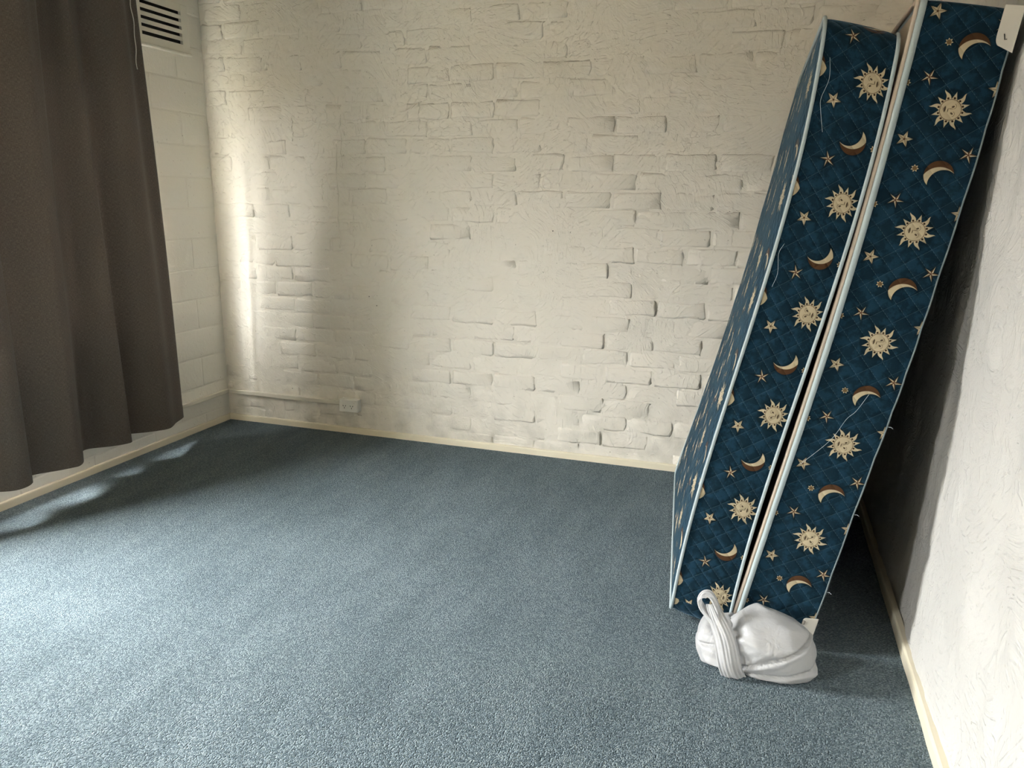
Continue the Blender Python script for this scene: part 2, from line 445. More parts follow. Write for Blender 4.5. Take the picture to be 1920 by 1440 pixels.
def glass_mat():
    m, nt, b = new_mat('window_glass'); nt.nodes.remove(b)
    out = nt.nodes['Material Output']
    t = node(nt, 'ShaderNodeBsdfTransparent'); t.inputs['Color'].default_value = (0.96, 0.98, 0.97, 1)
    gl = node(nt, 'ShaderNodeBsdfGlossy', Roughness=0.02)
    n = node(nt, 'ShaderNodeTexNoise', Scale=3.0); f = (X(nt, n.outputs['Fac'])*0.02+0.05)
    mx = node(nt, 'ShaderNodeMixShader'); nt.links.new(f.v, mx.inputs[0])
    nt.links.new(t.outputs[0], mx.inputs[1]); nt.links.new(gl.outputs[0], mx.inputs[2]); nt.links.new(mx.outputs[0], out.inputs['Surface'])
    return m
M_GLASS = glass_mat()

def bag_mat():
    m, nt, b = new_mat('white_bag_film')
    out = nt.nodes['Material Output']
    b.inputs['Roughness'].default_value = 0.32; b.inputs['Specular IOR Level'].default_value = 0.5
    tc = node(nt, 'ShaderNodeTexCoord'); x = lambda s: X(nt, s)
    n = node(nt, 'ShaderNodeTexNoise', Scale=13.0, Detail=4.0, Distortion=1.2); nt.links.new(tc.outputs['Object'], n.inputs['Vector'])
    mu = node(nt, 'ShaderNodeTexNoise', Scale=38.0, Detail=3.0, Distortion=2.0); nt.links.new(tc.outputs['Object'], mu.inputs['Vector'])
    c = mixc(nt, x(n.outputs['Fac']), (0.50, 0.50, 0.51), (0.66, 0.66, 0.665)); nt.links.new(c, b.inputs['Base Color'])
    h = (x(n.outputs['Fac'])-0.5).abs()*0.012 + (x(mu.outputs['Fac'])-0.5).abs()*0.0018
    bp = node(nt, 'ShaderNodeBump', Strength=0.8, Distance=1.0); nt.links.new(h.v, bp.inputs['Height'])
    nt.links.new(bp.outputs[0], b.inputs['Normal'])
    t = node(nt, 'ShaderNodeBsdfTranslucent'); t.inputs['Color'].default_value = (0.85, 0.86, 0.88, 1)
    mx = node(nt, 'ShaderNodeMixShader'); mx.inputs[0].default_value = 0.25
    nt.links.new(b.outputs[0], mx.inputs[1]); nt.links.new(t.outputs[0], mx.inputs[2]); nt.links.new(mx.outputs[0], out.inputs['Surface'])
    return m
M_BAG = bag_mat()

# ---------------------------------------------------------------- the room
RX, YF, HC = 3.545, -5.45, 2.55          # right wall, wall behind the camera, ceiling height
floor = MB().box((-0.13, YF-0.12, -0.12), (RX+0.25, 0.14, 0.0)).build('floor', M_CARPET)
tag(floor, 'heathered blue-grey carpet covering the whole floor', 'carpet', kind='structure')
ceil = MB().box((-0.13, YF-0.12, HC), (RX+0.25, 0.14, HC+0.1)).build('ceiling', M_CEIL)
tag(ceil, 'flat off-white ceiling above the room', 'ceiling', kind='structure')
rear = MB().box((-0.13, YF-0.12, 0), (RX+0.25, YF, HC)).build('wall_rear', M_CEIL)
tag(rear, 'plain cream wall behind the viewer', 'wall', kind='structure')

def relief(nx, ny, fn, X0, X1, Z0, Z1):
    u = np.linspace(X0, X1, nx); v = np.linspace(Z0, Z1, ny)
    Ug, Vg = np.meshgrid(u, v); H = fn(Ug, Vg)
    F = [(j*nx+i, j*nx+i+1, (j+1)*nx+i+1, (j+1)*nx+i) for j in range(ny-1) for i in range(nx-1)]
    return Ug.ravel(), Vg.ravel(), H.ravel(), F
# back wall: mortar sheet with every brick standing proud of it
def back_h(u, v): return -0.0011*vnoise(u, v, 9, 3) - 0.0012*vnoise(u, v, 3.3, 4) - 0.0010*vnoise(u, v, 24, 5) - 0.0006*vnoise(u, v, 48, 6)
u, v, h, F = relief(350, 250, back_h, -0.02, RX+0.12, -0.02, HC)
mort_v = np.stack([u, h, v], 1)
n0 = len(mort_v)
bk = np.array([(-0.12, 0.12, -0.02), (RX+0.22, 0.12, -0.02), (RX+0.22, 0.12, HC), (-0.12, 0.12, HC)])
F2 = list(F)+[(n0, n0+1, n0+2, n0+3)[::-1]]
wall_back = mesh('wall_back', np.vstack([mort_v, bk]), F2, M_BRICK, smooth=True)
tag(wall_back, 'cream painted brick wall facing the viewer with thick brushed paint', 'wall', kind='structure')
CH, BL = 0.086, 0.24
def brick_mesh(w, seed):
    """front-facing pillow: flat-ish face, soft rounded arrises sinking behind the mortar; local y is depth, -y outwards"""
    rs = np.random.default_rng(seed)
    hgt = CH-0.007; rad = 0.008
    xs = np.array([0, rad*0.35, rad*1.3, w*0.33, w*0.66, w-rad*1.3, w-rad*0.35, w])-w/2
    zs = np.array([0, rad*0.35, rad*1.3, hgt*0.5, hgt-rad*1.3, hgt-rad*0.35, hgt])-hgt/2
    dep = [0.010, 0.0016, 0.0, 0.0, 0.0, 0.0, 0.0016, 0.010]; dz = [0.010, 0.0016, 0, 0, 0, 0.0016, 0.010]
    V = []
    jx = rs.normal(0, 0.0034, (7, 8)); jz = rs.normal(0, 0.0026, (7, 8)); jy = rs.normal(0, 0.00055, (7, 8))
    jz[:, 2:6] *= 1.5; jx[2:5, :] *= 1.3
    for j, z in enumerate(zs):
        for i, x in enumerate(xs):
            k_ = 1.0 if 0 < i < 7 and 0 < j < 6 else 0.6
            ic = min(i, 7-i); jc = min(j, 6-j)
            corner = 0.006 if ic+jc <= 1 else 0.0
            V.append((x+jx[j, i]*k_ - np.sign(x)*corner, max(dep[i], dz[j])+jy[j, i]+(0.003 if ic <= 1 and jc <= 1 else 0), z+jz[j, i]*k_-np.sign(z)*corner*0.5))
    F = [(j*8+i, j*8+i+1, (j+1)*8+i+1, (j+1)*8+i) for j in range(6) for i in range(7)]
    me = bpy.data.meshes.new('brick'); me.from_pydata(V, [], F)
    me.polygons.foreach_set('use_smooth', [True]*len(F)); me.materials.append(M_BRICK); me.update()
    return me
VAR = [brick_mesh(BL-0.009, 100+i) for i in range(14)]
bricks = []
for c in range(int(HC/CH)+1):
    z = (c+0.5)*CH
    if z+CH/2 > HC+0.04: continue
    x = -BL*2 + (0.15 if c % 2 else 0.03)
    while x < RX+0.05:
        x0, x1 = max(x, 0.0), min(x+BL, RX+0.06)
        if x1-x0 > 0.04: bricks.append((x0, x1, z, c))
        x += BL
def pix(p):
    d = Vector(p)-CAM; zc = d.dot(f_)
    return 960+1420*d.dot(r_)/zc, 720-1420*d.dot(u_)/zc, zc
def rank(b):
    px, py, zc = pix(((b[0]+b[1])/2, 0, b[2]))
    hid = 0 if (py > -30 and px < 1700 and not (px > 1556-0.327*max(py, 0)+40 and py > 40)) else 5
    return hid+zc*0.02-(b[1]-b[0])
bricks.sort(key=rank)
rest = MB()
for i, (x0, x1, z, c) in enumerate(bricks):
    w = x1-x0
    me = VAR[rng.integers(len(VAR))] if abs(w-BL) < 1e-6 else brick_mesh(w-0.009, 500+i)
    proud = float(np.clip(rng.normal(0.0008, 0.0016), -0.0012, 0.0052))
    loc = Vector(((x0+x1)/2+rng.normal(0, 0.003), -proud, z+rng.normal(0, 0.0022)))
    rot = (rng.normal(0, 0.035), rng.normal(0, 0.006), rng.normal(0, 0.011))
    if i < 300:
        o = bpy.data.objects.new('brick', me); COL.objects.link(o); o.parent = wall_back
        o.location = loc; o.rotation_euler = rot
    else:
        Mx = Matrix.Translation(loc) @ Matrix.Rotation(rot[2], 4, 'Z') @ Matrix.Rotation(rot[0], 4, 'X')
        n = len(rest.V); rest.V += [tuple(Mx @ q.co) for q in me.vertices]; rest.F += [tuple(n+k_ for k_ in p.vertices) for p in me.polygons]
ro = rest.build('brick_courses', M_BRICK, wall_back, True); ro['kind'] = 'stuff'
# dribbles of paint running down the bricks
def drip(x, z0, z1, r):
    n = 26
    P = [(x+0.0035*math.sin(i*0.55+x*9)+0.002*math.sin(i*1.7), -0.0048-0.001*math.sin(i*1.1), z1+(z0-z1)*i/(n-1)) for i in range(n)]
    return MB().tube(P, [r*(0.7+0.35*math.sin(i*0.9+x*20)) for i in range(n)], 6).build('paint_drip', M_BRICK, wall_back, True)
for d_ in ((0.813, 1.06, 1.60, 0.0034), (0.902, 1.06, 1.34, 0.0026), (0.845, 1.48, 1.75, 0.0028), (0.72, 1.30, 1.42, 0.0026), (0.55, 1.62, 1.74, 0.003), (1.30, 1.66, 1.80, 0.0024)): drip(*d_)
# nail holes in the back wall
for x, z in ((1.03, 0.752), (0.46, 0.232), (0.985, 0.80), (2.02, 1.18), (1.82, 0.62)):
    P = [(x+0.0026*math.cos(t), -0.0058, z+0.0030*math.sin(t)) for t in np.linspace(0, 2*math.pi, 9)[:-1]]+[(x, -0.0020, z)]
    o = mesh('nail_hole', P, [(i, (i+1) % 8, 8) for i in range(8)], M_DARK, wall_back)

# left wall with two window openings
def left_wall():
    b = MB(); ys = [YF-0.12, WIN2[0], WIN2[1], WIN1[0], WIN1[1], 0.12]
    for i in range(5):
        if i in (1, 3):
            w = WIN2 if i == 1 else WIN1
            b.box((-0.12, ys[i], -0.02), (0, ys[i+1], w[2])); b.box((-0.12, ys[i], w[3]), (0, ys[i+1], HC))
        else: b.box((-0.12, ys[i], -0.02), (0, ys[i+1], HC))
    return b.build('wall_left', M_BLOCK)
wall_left = left_wall()
tag(wall_left, 'cream painted concrete block wall with the curtained window', 'wall', kind='structure')
BH, BW = 0.1675, 0.40
def block(y0, y1, z0, z1, seed):
    rs = np.random.default_rng(seed)
    g = 0.0028; y0 += g; y1 -= g; z0 += g; z1 -= g; r = 0.0022; D = 0.0016+abs(rs.normal(0, 0.0006))
    ys = [y0, y0+r*0.5, y0+2*r, (y0+y1)/2, y1-2*r, y1-r*0.5, y1]; zs = [z0, z0+r*0.5, z0+2*r, (z0+z1)/2, z1-2*r, z1-r*0.5, z1]
    pr = [-0.0015, D*0.6, D, D, D, D*0.6, -0.0015]
    V = [(min(pr[i], pr[j])+rs.normal(0, 0.00015), ys[i]+rs.normal(0, 0.0006), zs[j]+rs.normal(0, 0.0006)) for j in range(7) for i in range(7)]
    F = [(j*7+i, j*7+i+1, (j+1)*7+i+1, (j+1)*7+i) for j in range(6) for i in range(6)]
    return mesh('block', V, F, M_BLOCK, wall_left, True)
zoff = 1.928-11*BH
sd = 0
for c in range(-1, 15):
    z0, z1 = max(0.0, zoff+c*BH), min(HC, zoff+(c+1)*BH)
    if z1-z0 < 0.03: continue
    y = -0.21 + (0 if c % 2 else -0.20) + BW
    while y > -3.2:
        y1, y0 = min(y, 0.0), y-BW
        y -= BW
        if y1-y0 < 0.02 or y0 > -0.001: continue
        sd += 1
        zz0, zz1 = z0, z1
        if z1 > WIN1[2] and z0 < WIN1[3] and y0 < WIN1[1] and y1 > WIN1[0]:
            if y1 > WIN1[1]+0.03: y0 = WIN1[1]+0.004
            elif y0 < WIN1[0]-0.03 and y1 > WIN1[0]: y1 = WIN1[0]-0.004
            elif z0 < WIN1[2]-0.03: zz1 = WIN1[2]-0.004
            elif z1 > WIN1[3]+0.03: zz0 = WIN1[3]+0.004
            else: continue
            if z0 < WIN1[2]-0.03 and y1 <= WIN1[1]+0.03: zz1 = min(z1, WIN1[2]-0.004)
        block(y0, y1, zz0, zz1, sd)

# right wall: lumpy hand-plastered surface, leaning back a little towards the top
def right_x(z): return RX + 0.022*np.clip(np.asarray(z)/1.4, 0, 1.3)
def rw(u, v): return right_x(v) - 0.0045*vnoise(u, v, 5, 21) - 0.0028*vnoise(u, v*0.55, 14, 22) - 0.0014*vnoise(u, v, 30, 23)
u, v, h, F = relief(330, 160, rw, YF-0.02, 0.12, -0.02, HC)
V = np.stack([h, u, v], 1); n0 = len(V)
V = np.vstack([V, np.array([(RX+0.2, YF, 0), (RX+0.2, 0.12, 0), (RX+0.2, 0.12, HC), (RX+0.2, YF, HC)])])
F = [f[::-1] for f in F]+[(n0, n0+1, n0+2, n0+3)]
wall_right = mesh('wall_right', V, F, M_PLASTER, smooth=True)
tag(wall_right, 'lumpy white plastered wall beside the leaning mattress', 'wall', kind='structure')

def skirting(name, P0, P1, inward, hgt, th, label):
    """timber strip along the wall foot with a rounded top edge"""
    P0, P1, inward = Vector(P0), Vector(P1), Vector(inward)
    prof = [(0, 0), (th, 0), (th, hgt*0.80), (th*0.93, hgt*0.92), (th*0.75, hgt), (0, hgt)]
    n = 60; V = []; F = []
    for i in range(n+1):
        p = P0.lerp(P1, i/n)
        wob = 0.0007*math.sin(i*1.3)+0.0005*math.sin(i*2.9)
        for a, z in prof: V.append(tuple(p+inward*(a+(wob if a > 0 else 0))+Vector((0, 0, z+(wob if z > 0 else 0)))))
    m = len(prof)
    for i in range(n):
        for j in range(m): F.append((i*m+j, i*m+(j+1) % m, (i+1)*m+(j+1) % m, (i+1)*m+j))
    F += [tuple(range(m))[::-1], tuple(n*m+j for j in range(m))]
    o = mesh(name, V, F, M_SKIRT); tag(o, label, 'baseboard', kind='structure')
    return o
skirting('baseboard_back', (0, 0, 0), (RX, 0, 0), (0, -1, 0), 0.036, 0.014, 'narrow cream timber skirting along the brick wall')
skirting('baseboard_left', (0, YF, 0), (0, 0, 0), (1, 0, 0), 0.036, 0.014, 'narrow cream timber skirting under the brown curtain')
skirting('baseboard_right', (RX, 0, 0), (RX, YF, 0), (-1, 0, 0), 0.042, 0.022, 'narrow cream timber skirting along the white plaster wall')

# windows
def window(name, w, label):
    y0, y1, z0, z1 = w
    t = empty(name, (-0.06, (y0+y1)/2, z0)); tag(t, label, 'window', kind='structure')
    ox, oy, oz = t.location
    def part(nm, boxes, mat):
        b = MB()
        for a, c in boxes: b.bevbox((a[0]-ox, a[1]-oy, a[2]-oz), (c[0]-ox, c[1]-oy, c[2]-oz), 0.002)
        return b.build(nm, mat, t)
    fw = 0.035
    part('window_frame', [((-0.09, y0, z0), (-0.04, y0+fw, z1)), ((-0.09, y1-fw, z0), (-0.04, y1, z1)), ((-0.09, y0+fw, z0), (-0.04, y1-fw, z0+fw)), ((-0.09, y0+fw, z1-fw), (-0.04, y1-fw, z1))], M_ALU)
    nm = 3 if y1-y0 > 1 else 1
    yy = np.linspace(y0+fw, y1-fw, nm+1)
    for i in range(nm):
        if i: part('mullion', [((-0.085, yy[i]-0.02, z0+fw), (-0.045, yy[i]+0.02, z1-fw))], M_ALU)
        a = yy[i]+(0.02 if i else 0); c = yy[i+1]-(0.02 if i < nm-1 else 0)
        V = [(-0.065-ox, a-oy, z0+fw-oz), (-0.065-ox, c-oy, z0+fw-oz), (-0.065-ox, c-oy, z1-fw-oz), (-0.065-ox, a-oy, z1-fw-oz)]
        mesh('pane', V, [(0, 1, 2, 3)], M_GLASS, t)
    part('sill', [((-0.039, y0, z0-0.0), (0.012, y1, z0+0.018))], M_SKIRT)
window('window_1', WIN1, 'aluminium window half hidden behind the brown curtain')
window('window_2', WIN2, 'smaller aluminium window further along the block wall')

# outside the windows: yard ground, and an added unseen wall cutting low sky light
M_GROUND = simple('yard_ground', (0.20, 0.19, 0.14), 0.95, 0.3, 2)
M_SKYBLOCK = simple('sky_blocker_brick', (0.24, 0.19, 0.15), 0.9, 0.2, 3)
gnd = MB().box((-40, -40, -0.5), (-0.125, 30, -0.3)).build('ground', M_GROUND); tag(gnd, 'bare yard outside the window', 'ground', kind='structure')
bw = MB().box((-3.4, -14, -0.3), (-3.2, 6, 1.75)).build('wall_sky_blocker', M_SKYBLOCK); tag(bw, 'added unseen wall across the yard that cuts low sky light', 'wall', kind='structure')

# ---------------------------------------------------------------- curtain
def catmull(P, n):
    P = [np.array(p, float) for p in P]; P = [2*P[0]-P[1]]+P+[2*P[-1]-P[-2]]
    out = []
    for i in range(1, len(P)-2):
        for k_ in range(n):
            t = k_/n; a, b, c, d = P[i-1:i+3]
            out.append(0.5*((2*b)+(-a+c)*t+(2*a-5*b+4*c-d)*t*t+(-a+3*b-3*c+d)*t**3))
    out.append(P[-2]); return np.array(out)
curtain = empty('curtain', (0.12, -1.2, 0.15))
tag(curtain, 'dark brown pleated curtain hanging beside the louvred wall vent', 'curtain')
PLAN = [(0.098, -0.500), (0.118, -0.560), (0.165, -0.655), (0.178, -0.705), (0.150, -0.752), (0.085, -0.812), (0.062, -0.845), (0.090, -0.895), (0.158, -0.925), (0.170, -0.955), (0.120, -1.020), (0.060, -1.095), (0.080, -1.150), (0.150, -1.205), (0.216, -1.275), (0.210, -1.315), (0.150, -1.395), (0.125, -1.455), (0.160, -1.485), (0.205, -1.505), (0.226, -1.548), (0.205, -1.600), (0.130, -1.650), (0.075, -1.710), (0.110, -1.765), (0.180, -1.795), (0.190, -1.835), (0.120, -1.885)]
pl_ = catmull(PLAN, 7)
arc = np.concatenate([[0], np.cumsum(np.linalg.norm(np.diff(pl_, axis=0), axis=1))])
NZ, ZT, ZB = 46, 2.30, 0.155
V, UV = [], []
for j in range(NZ):
    t = j/(NZ-1); z = ZB+(ZT-ZB)*t
    amp = 1.0-0.42*t**1.3
    for i, (x, y) in enumerate(pl_):
        xm = 0.125
        s = arc[i]
        xx = xm+(x-xm)*amp + 0.006*math.sin(s*9+t*5)*t + (0.003+0.005*t)*math.sin(s*41+t*2) + 0.003*math.sin(s*23+t*3)
        yc = -0.50 + (y+0.50)*(1-0.02*t) - 0.075*t**1.2*math.exp(-(y+0.5)**2/0.16) - 0.05*t*math.exp(-((y+0.93)/0.11)**2) + 0.05*t*math.exp(-((y+1.22)/0.13)**2)
        zz = z + (0.004*math.sin(s*7) if j == 0 else 0)
        V.append((xx-0.12, yc+1.2, zz-0.15)); UV.append((s, z))
n = len(pl_)
F = [(j*n+i, j*n+i+1, (j+1)*n+i+1, (j+1)*n+i) for j in range(NZ-1) for i in range(n-1)]
pan = mesh('curtain_cloth', V, F, M_CURT, curtain, True, UV)
sm = pan.modifiers.new('thick', 'SOLIDIFY'); sm.thickness = 0.0016
# turned-up hem along the lower edge
V2, UV2 = [], []
for j in range(3):
    z = ZB-0.002+0.06*j/2
    for i in range(n):
        a = pl_[max(i-1, 0)]; b = pl_[min(i+1, n-1)]; d = (b-a)/np.linalg.norm(b-a); nrm = np.array([-d[1], d[0]])
        if j == 0: pass
        p = V[(0 if j == 0 else (1 if j == 1 else 1))*n+i]
        V2.append((p[0]+nrm[0]*0.0025, p[1]+nrm[1]*0.0025, z-0.15)); UV2.append((arc[i]+0.3, z))
hem = mesh('hem', V2, [(j*n+i, j*n+i+1, (j+1)*n+i+1, (j+1)*n+i) for j in range(2) for i in range(n-1)], M_CURT, curtain, True, UV2)
# narrow side return folded back towards the wall
V3, UV3 = [], []
fl = catmull([(0.098, -0.500), (0.085, -0.492), (0.062, -0.497), (0.050, -0.515)], 4); m_ = len(fl)
for j in range(NZ):
    t = j/(NZ-1); z = ZB+0.01+(ZT-ZB-0.01)*t
    for i, (x, y) in enumerate(fl):
        V3.append((x-0.004*math.sin(t*9)-0.12, y-0.06*t**1.2+1.2, z-0.15)); UV3.append((i*0.01+2, z))
mesh('side_return', V3, [(j*m_+i, j*m_+i+1, (j+1)*m_+i+1, (j+1)*m_+i) for j in range(NZ-1) for i in range(m_-1)], M_CURT, curtain, True, UV3)
hd = MB(); top = [V[(NZ-1)*n+i] for i in range(0, n, 2)]
hd.tube([(p[0], p[1], p[2]-0.012) for p in top], 0.006, 6).build('heading_tape', M_CURT, curtain, True)
me_ = bpy.data.objects['heading_tape'].data; me_.uv_layers.new(name='UVMap')
cordP = [(0.128+0.004*math.sin(i*0.7), -0.618+0.004*math.sin(i*0.45+1), 2.29-i*0.0148) for i in range(27)]
MB().tube([(p[0]-0.12, p[1]+1.2, p[2]-0.15) for p in cordP], 0.0022, 6).build('draw_cord', M_CORD, curtain, True)['label'] = 'white draw cord'
# unseen matching curtain, added to shade the floor beyond the window
def copy_tree(o, parent=None):
    c = o.copy(); COL.objects.link(c); c.parent = parent
    for ch in list(o.children): copy_tree(ch, c)
    return c
cur2 = copy_tree(curtain); cur2.location.y = -1.2-1.92
for ch in list(cur2.children):
    if ch.name.startswith(('draw_cord', 'side_return')): bpy.data.objects.remove(ch)
tag(cur2, 'unseen dark brown curtain added at the near window end to shade the floor', 'curtain')
curtain['group'] = cur2['group'] = 'brown curtains'
trk = empty('curtain_track', (0.0, -1.3, 2.325)); tag(trk, 'slim white curtain track above the brown curtain', 'curtain track')
MB().bevbox((0.105, -2.55, 0.0), (0.135, 0.78, 0.022), 0.003).build('rail', M_PLASTIC, trk)
for y in (-2.3, -1.3, -0.3, 0.5): MB().bevbox((-0.002, y, 0.004), (0.106, y+0.025, 0.018), 0.002).build('bracket', M_PLASTIC, trk)

# ---------------------------------------------------------------- wall vent
vent = empty('wall_vent', (0, -0.295, 2.05)); tag(vent, 'cream louvred air vent high on the block wall', 'vent')
vy0, vy1, vz1 = -0.175, 0.178, 0.245
sl0, sl1 = vy0+0.022, vy1-0.050
slots = [(0.049+i*0.0355, 0.066+i*0.0355) for i in range(5)]
b = MB(); zs_ = [0.006]
V = MB()
V.bevbox((0.0, vy0, 0.006), (0.020, sl0, vz1), 0.002)
V.bevbox((0.0, sl1, 0.006), (0.020, vy1, vz1), 0.002)
V.bevbox((0.0, sl0-0.002, 0.006), (0.0195, sl1+0.002, slots[0][0]), 0.001)
V.bevbox((0.0, sl0-0.002, slots[-1][1]+0.018), (0.0195, sl1+0.002, vz1), 0.001)
V.build('vent_frame', M_VENT, vent)
MB().bevbox((0.0, vy0-0.004, -0.004), (0.030, vy1+0.004, 0.010), 0.003).build('drip_lip', M_VENT, vent)
for i in range(5):
    a, c = slots[i]
    z2 = slots[i+1][0] if i < 4 else c+0.0195
    # louvre: sloping blade above each slot
    P = [(0.0195, c), (0.0195, z2), (0.0165, z2), (0.004, z2-0.014), (0.004, z2-0.018), (0.0165, c)]
    P = [(0.0195, c), (0.0195, z2), (0.0170, z2+0.0004), (0.0105, z2+0.0040), (0.0090, z2+0.0030), (0.0160, c)]
    VV = [(x, y, z) for y in (sl0, sl1) for x, z in P]
    FF = [tuple(range(6)), tuple(range(6, 12))[::-1]]+[(j, j+6, (j+1) % 6+6, (j+1) % 6) for j in range(6)]
    mesh('louvre', VV, FF, M_VENT, vent)
MB().box((0.0005, sl0, 0.03), (0.0028, sl1, vz1-0.01)).build('backing', M_DARK, vent)

# ---------------------------------------------------------------- cable duct and power outlet
d1 = empty('cable_duct', (0, 0, 0.166)); tag(d1, 'cream cable duct running along the brick wall to the power outlet', 'cable duct', 'cable ducts')
MB().bevbox((0.024, -0.021, 0), (0.797, -0.002, 0.026), 0.0018).build('duct_base', M_DUCT, d1)
MB().bevbox((0.024, -0.0240, 0.002), (0.797, -0.0205, 0.024), 0.0012).build('duct_cover', M_DUCT, d1)
d2 = empty('cable_duct', (0, 0, 0.166)); tag(d2, 'cream cable duct running along the block wall behind the curtain', 'cable duct', 'cable ducts')
MB().bevbox((0.001, -3.0, 0), (0.017, -0.003, 0.026), 0.0018).build('duct_base', M_DUCT, d2)
MB().bevbox((0.0165, -3.0, 0.002), (0.0195, -0.003, 0.024), 0.0012).build('duct_cover', M_DUCT, d2)
po = empty('power_outlet', (0.853, 0, 0.138)); tag(po, 'ivory double power outlet on a mounting block low on the brick wall', 'power outlet')
MB().bevbox((-0.058, -0.042, 0), (0.058, -0.002, 0.073), 0.003).build('mounting_block', M_PLASTIC, po)
MB().bevbox((-0.0575, -0.0505, 0.0005), (0.0575, -0.0425, 0.0725), 0.0025).build('faceplate', M_PLASTIC, po)
for sx in (-0.044, 0.044):
    sw = MB().bevbox((sx-0.0065, -0.0555, 0.052), (sx+0.0065, -0.0505, 0.065), 0.0022).build('switch', M_PLASTIC, po)
def slot(cx, cz, ang):
    c, s = math.cos(ang), math.sin(ang); V = []
    for y in (-0.0510, -0.0500):
        for a, b_ in ((-0.0016, -0.0042), (0.0016, -0.0042), (0.0016, 0.0042), (-0.0016, 0.0042)): V.append((cx+a*c-b_*s, y, cz+a*s+b_*c))
    return mesh('pin_slot', V, [(0, 1, 2, 3), (7, 6, 5, 4), (0, 4, 5, 1), (1, 5, 6, 2), (2, 6, 7, 3), (3, 7, 4, 0)], M_DARK, po)
for sx in (-0.024, 0.022):
    slot(sx-0.0075, 0.036, math.radians(30)); slot(sx+0.0075, 0.036, math.radians(-30)); slot(sx, 0.024, 0)
for sx in (-0.0, ):
    MB().tube([(sx, -0.0502, 0.010), (sx, -0.0515, 0.010)], 0.003, 10).build('screw_cap', M_PLASTIC, po)

# ---------------------------------------------------------------- mattress
YFRONT, YBACK = -1.46, -0.10
def outline(W, L, r, n=9, step=0.05):
    """rounded rectangle in (w,t): starts low on the front side, goes up the front, over the top, down the back, under"""
    P = []
    def seg(a, b):
        m = max(2, int(np.hypot(b[0]-a[0], b[1]-a[1])/step))
        for i in range(m): P.append((a[0]+(b[0]-a[0])*i/m, a[1]+(b[1]-a[1])*i/m))
    def arc_(c, a0):
        for i in range(n): a = a0-math.pi/2*i/n; P.append((c[0]+r*math.cos(a), c[1]+r*math.sin(a)))
    seg((0, r), (0, L-r)); arc_((r, L-r), math.pi)
    seg((r, L), (W-r, L)); arc_((W-r, L-r), math.pi/2)
    seg((W, L-r), (W, r)); arc_((W-r, r), 0)
    seg((W-r, 0), (r, 0)); arc_((r, r), -math.pi/2)
    return P
cML = [-0.0722, 0.1842, 0.0621, 2.8369]; cMR = [-0.0605, 0.1474, 0.0918, 3.0239]
MW, MLEN = YBACK-YFRONT, 1.78
def mpos(s, w, t):
    """s: 0 sleeping side .. 1 far side, w: depth from the front, t: height along the mattress"""
    k_ = t/MLEN; q = w/MW
    zl, zr = 0.036+1.766*k_, 0.002+1.752*k_
    xl, xr = np.polyval(cML, zl), np.polyval(cMR, zr)-0.012
    xlb = 2.706+0.402*k_+0.03*math.sin(math.pi*k_); xrb = xlb+0.185
    zlb, zrb = 0.036+1.80*k_, 0.002+1.785*k_
    xL = xl+(xlb-xl)*q; xR = xr+(xrb-xr)*q; zL = zl+(zlb-zl)*q; zR = zr+(zrb-zr)*q
    return Vector((xL+(xR-xL)*s, YFRONT+w, zL+(zR-zL)*s))
def normalize(v): return v/np.linalg.norm(v)
MT = empty('mattress', (2.95, -0.78, 0.0))
tag(MT, 'blue celestial-print mattress with pale piping leaning against the matching bed base', 'mattress')
MO = np.array(MT.location)
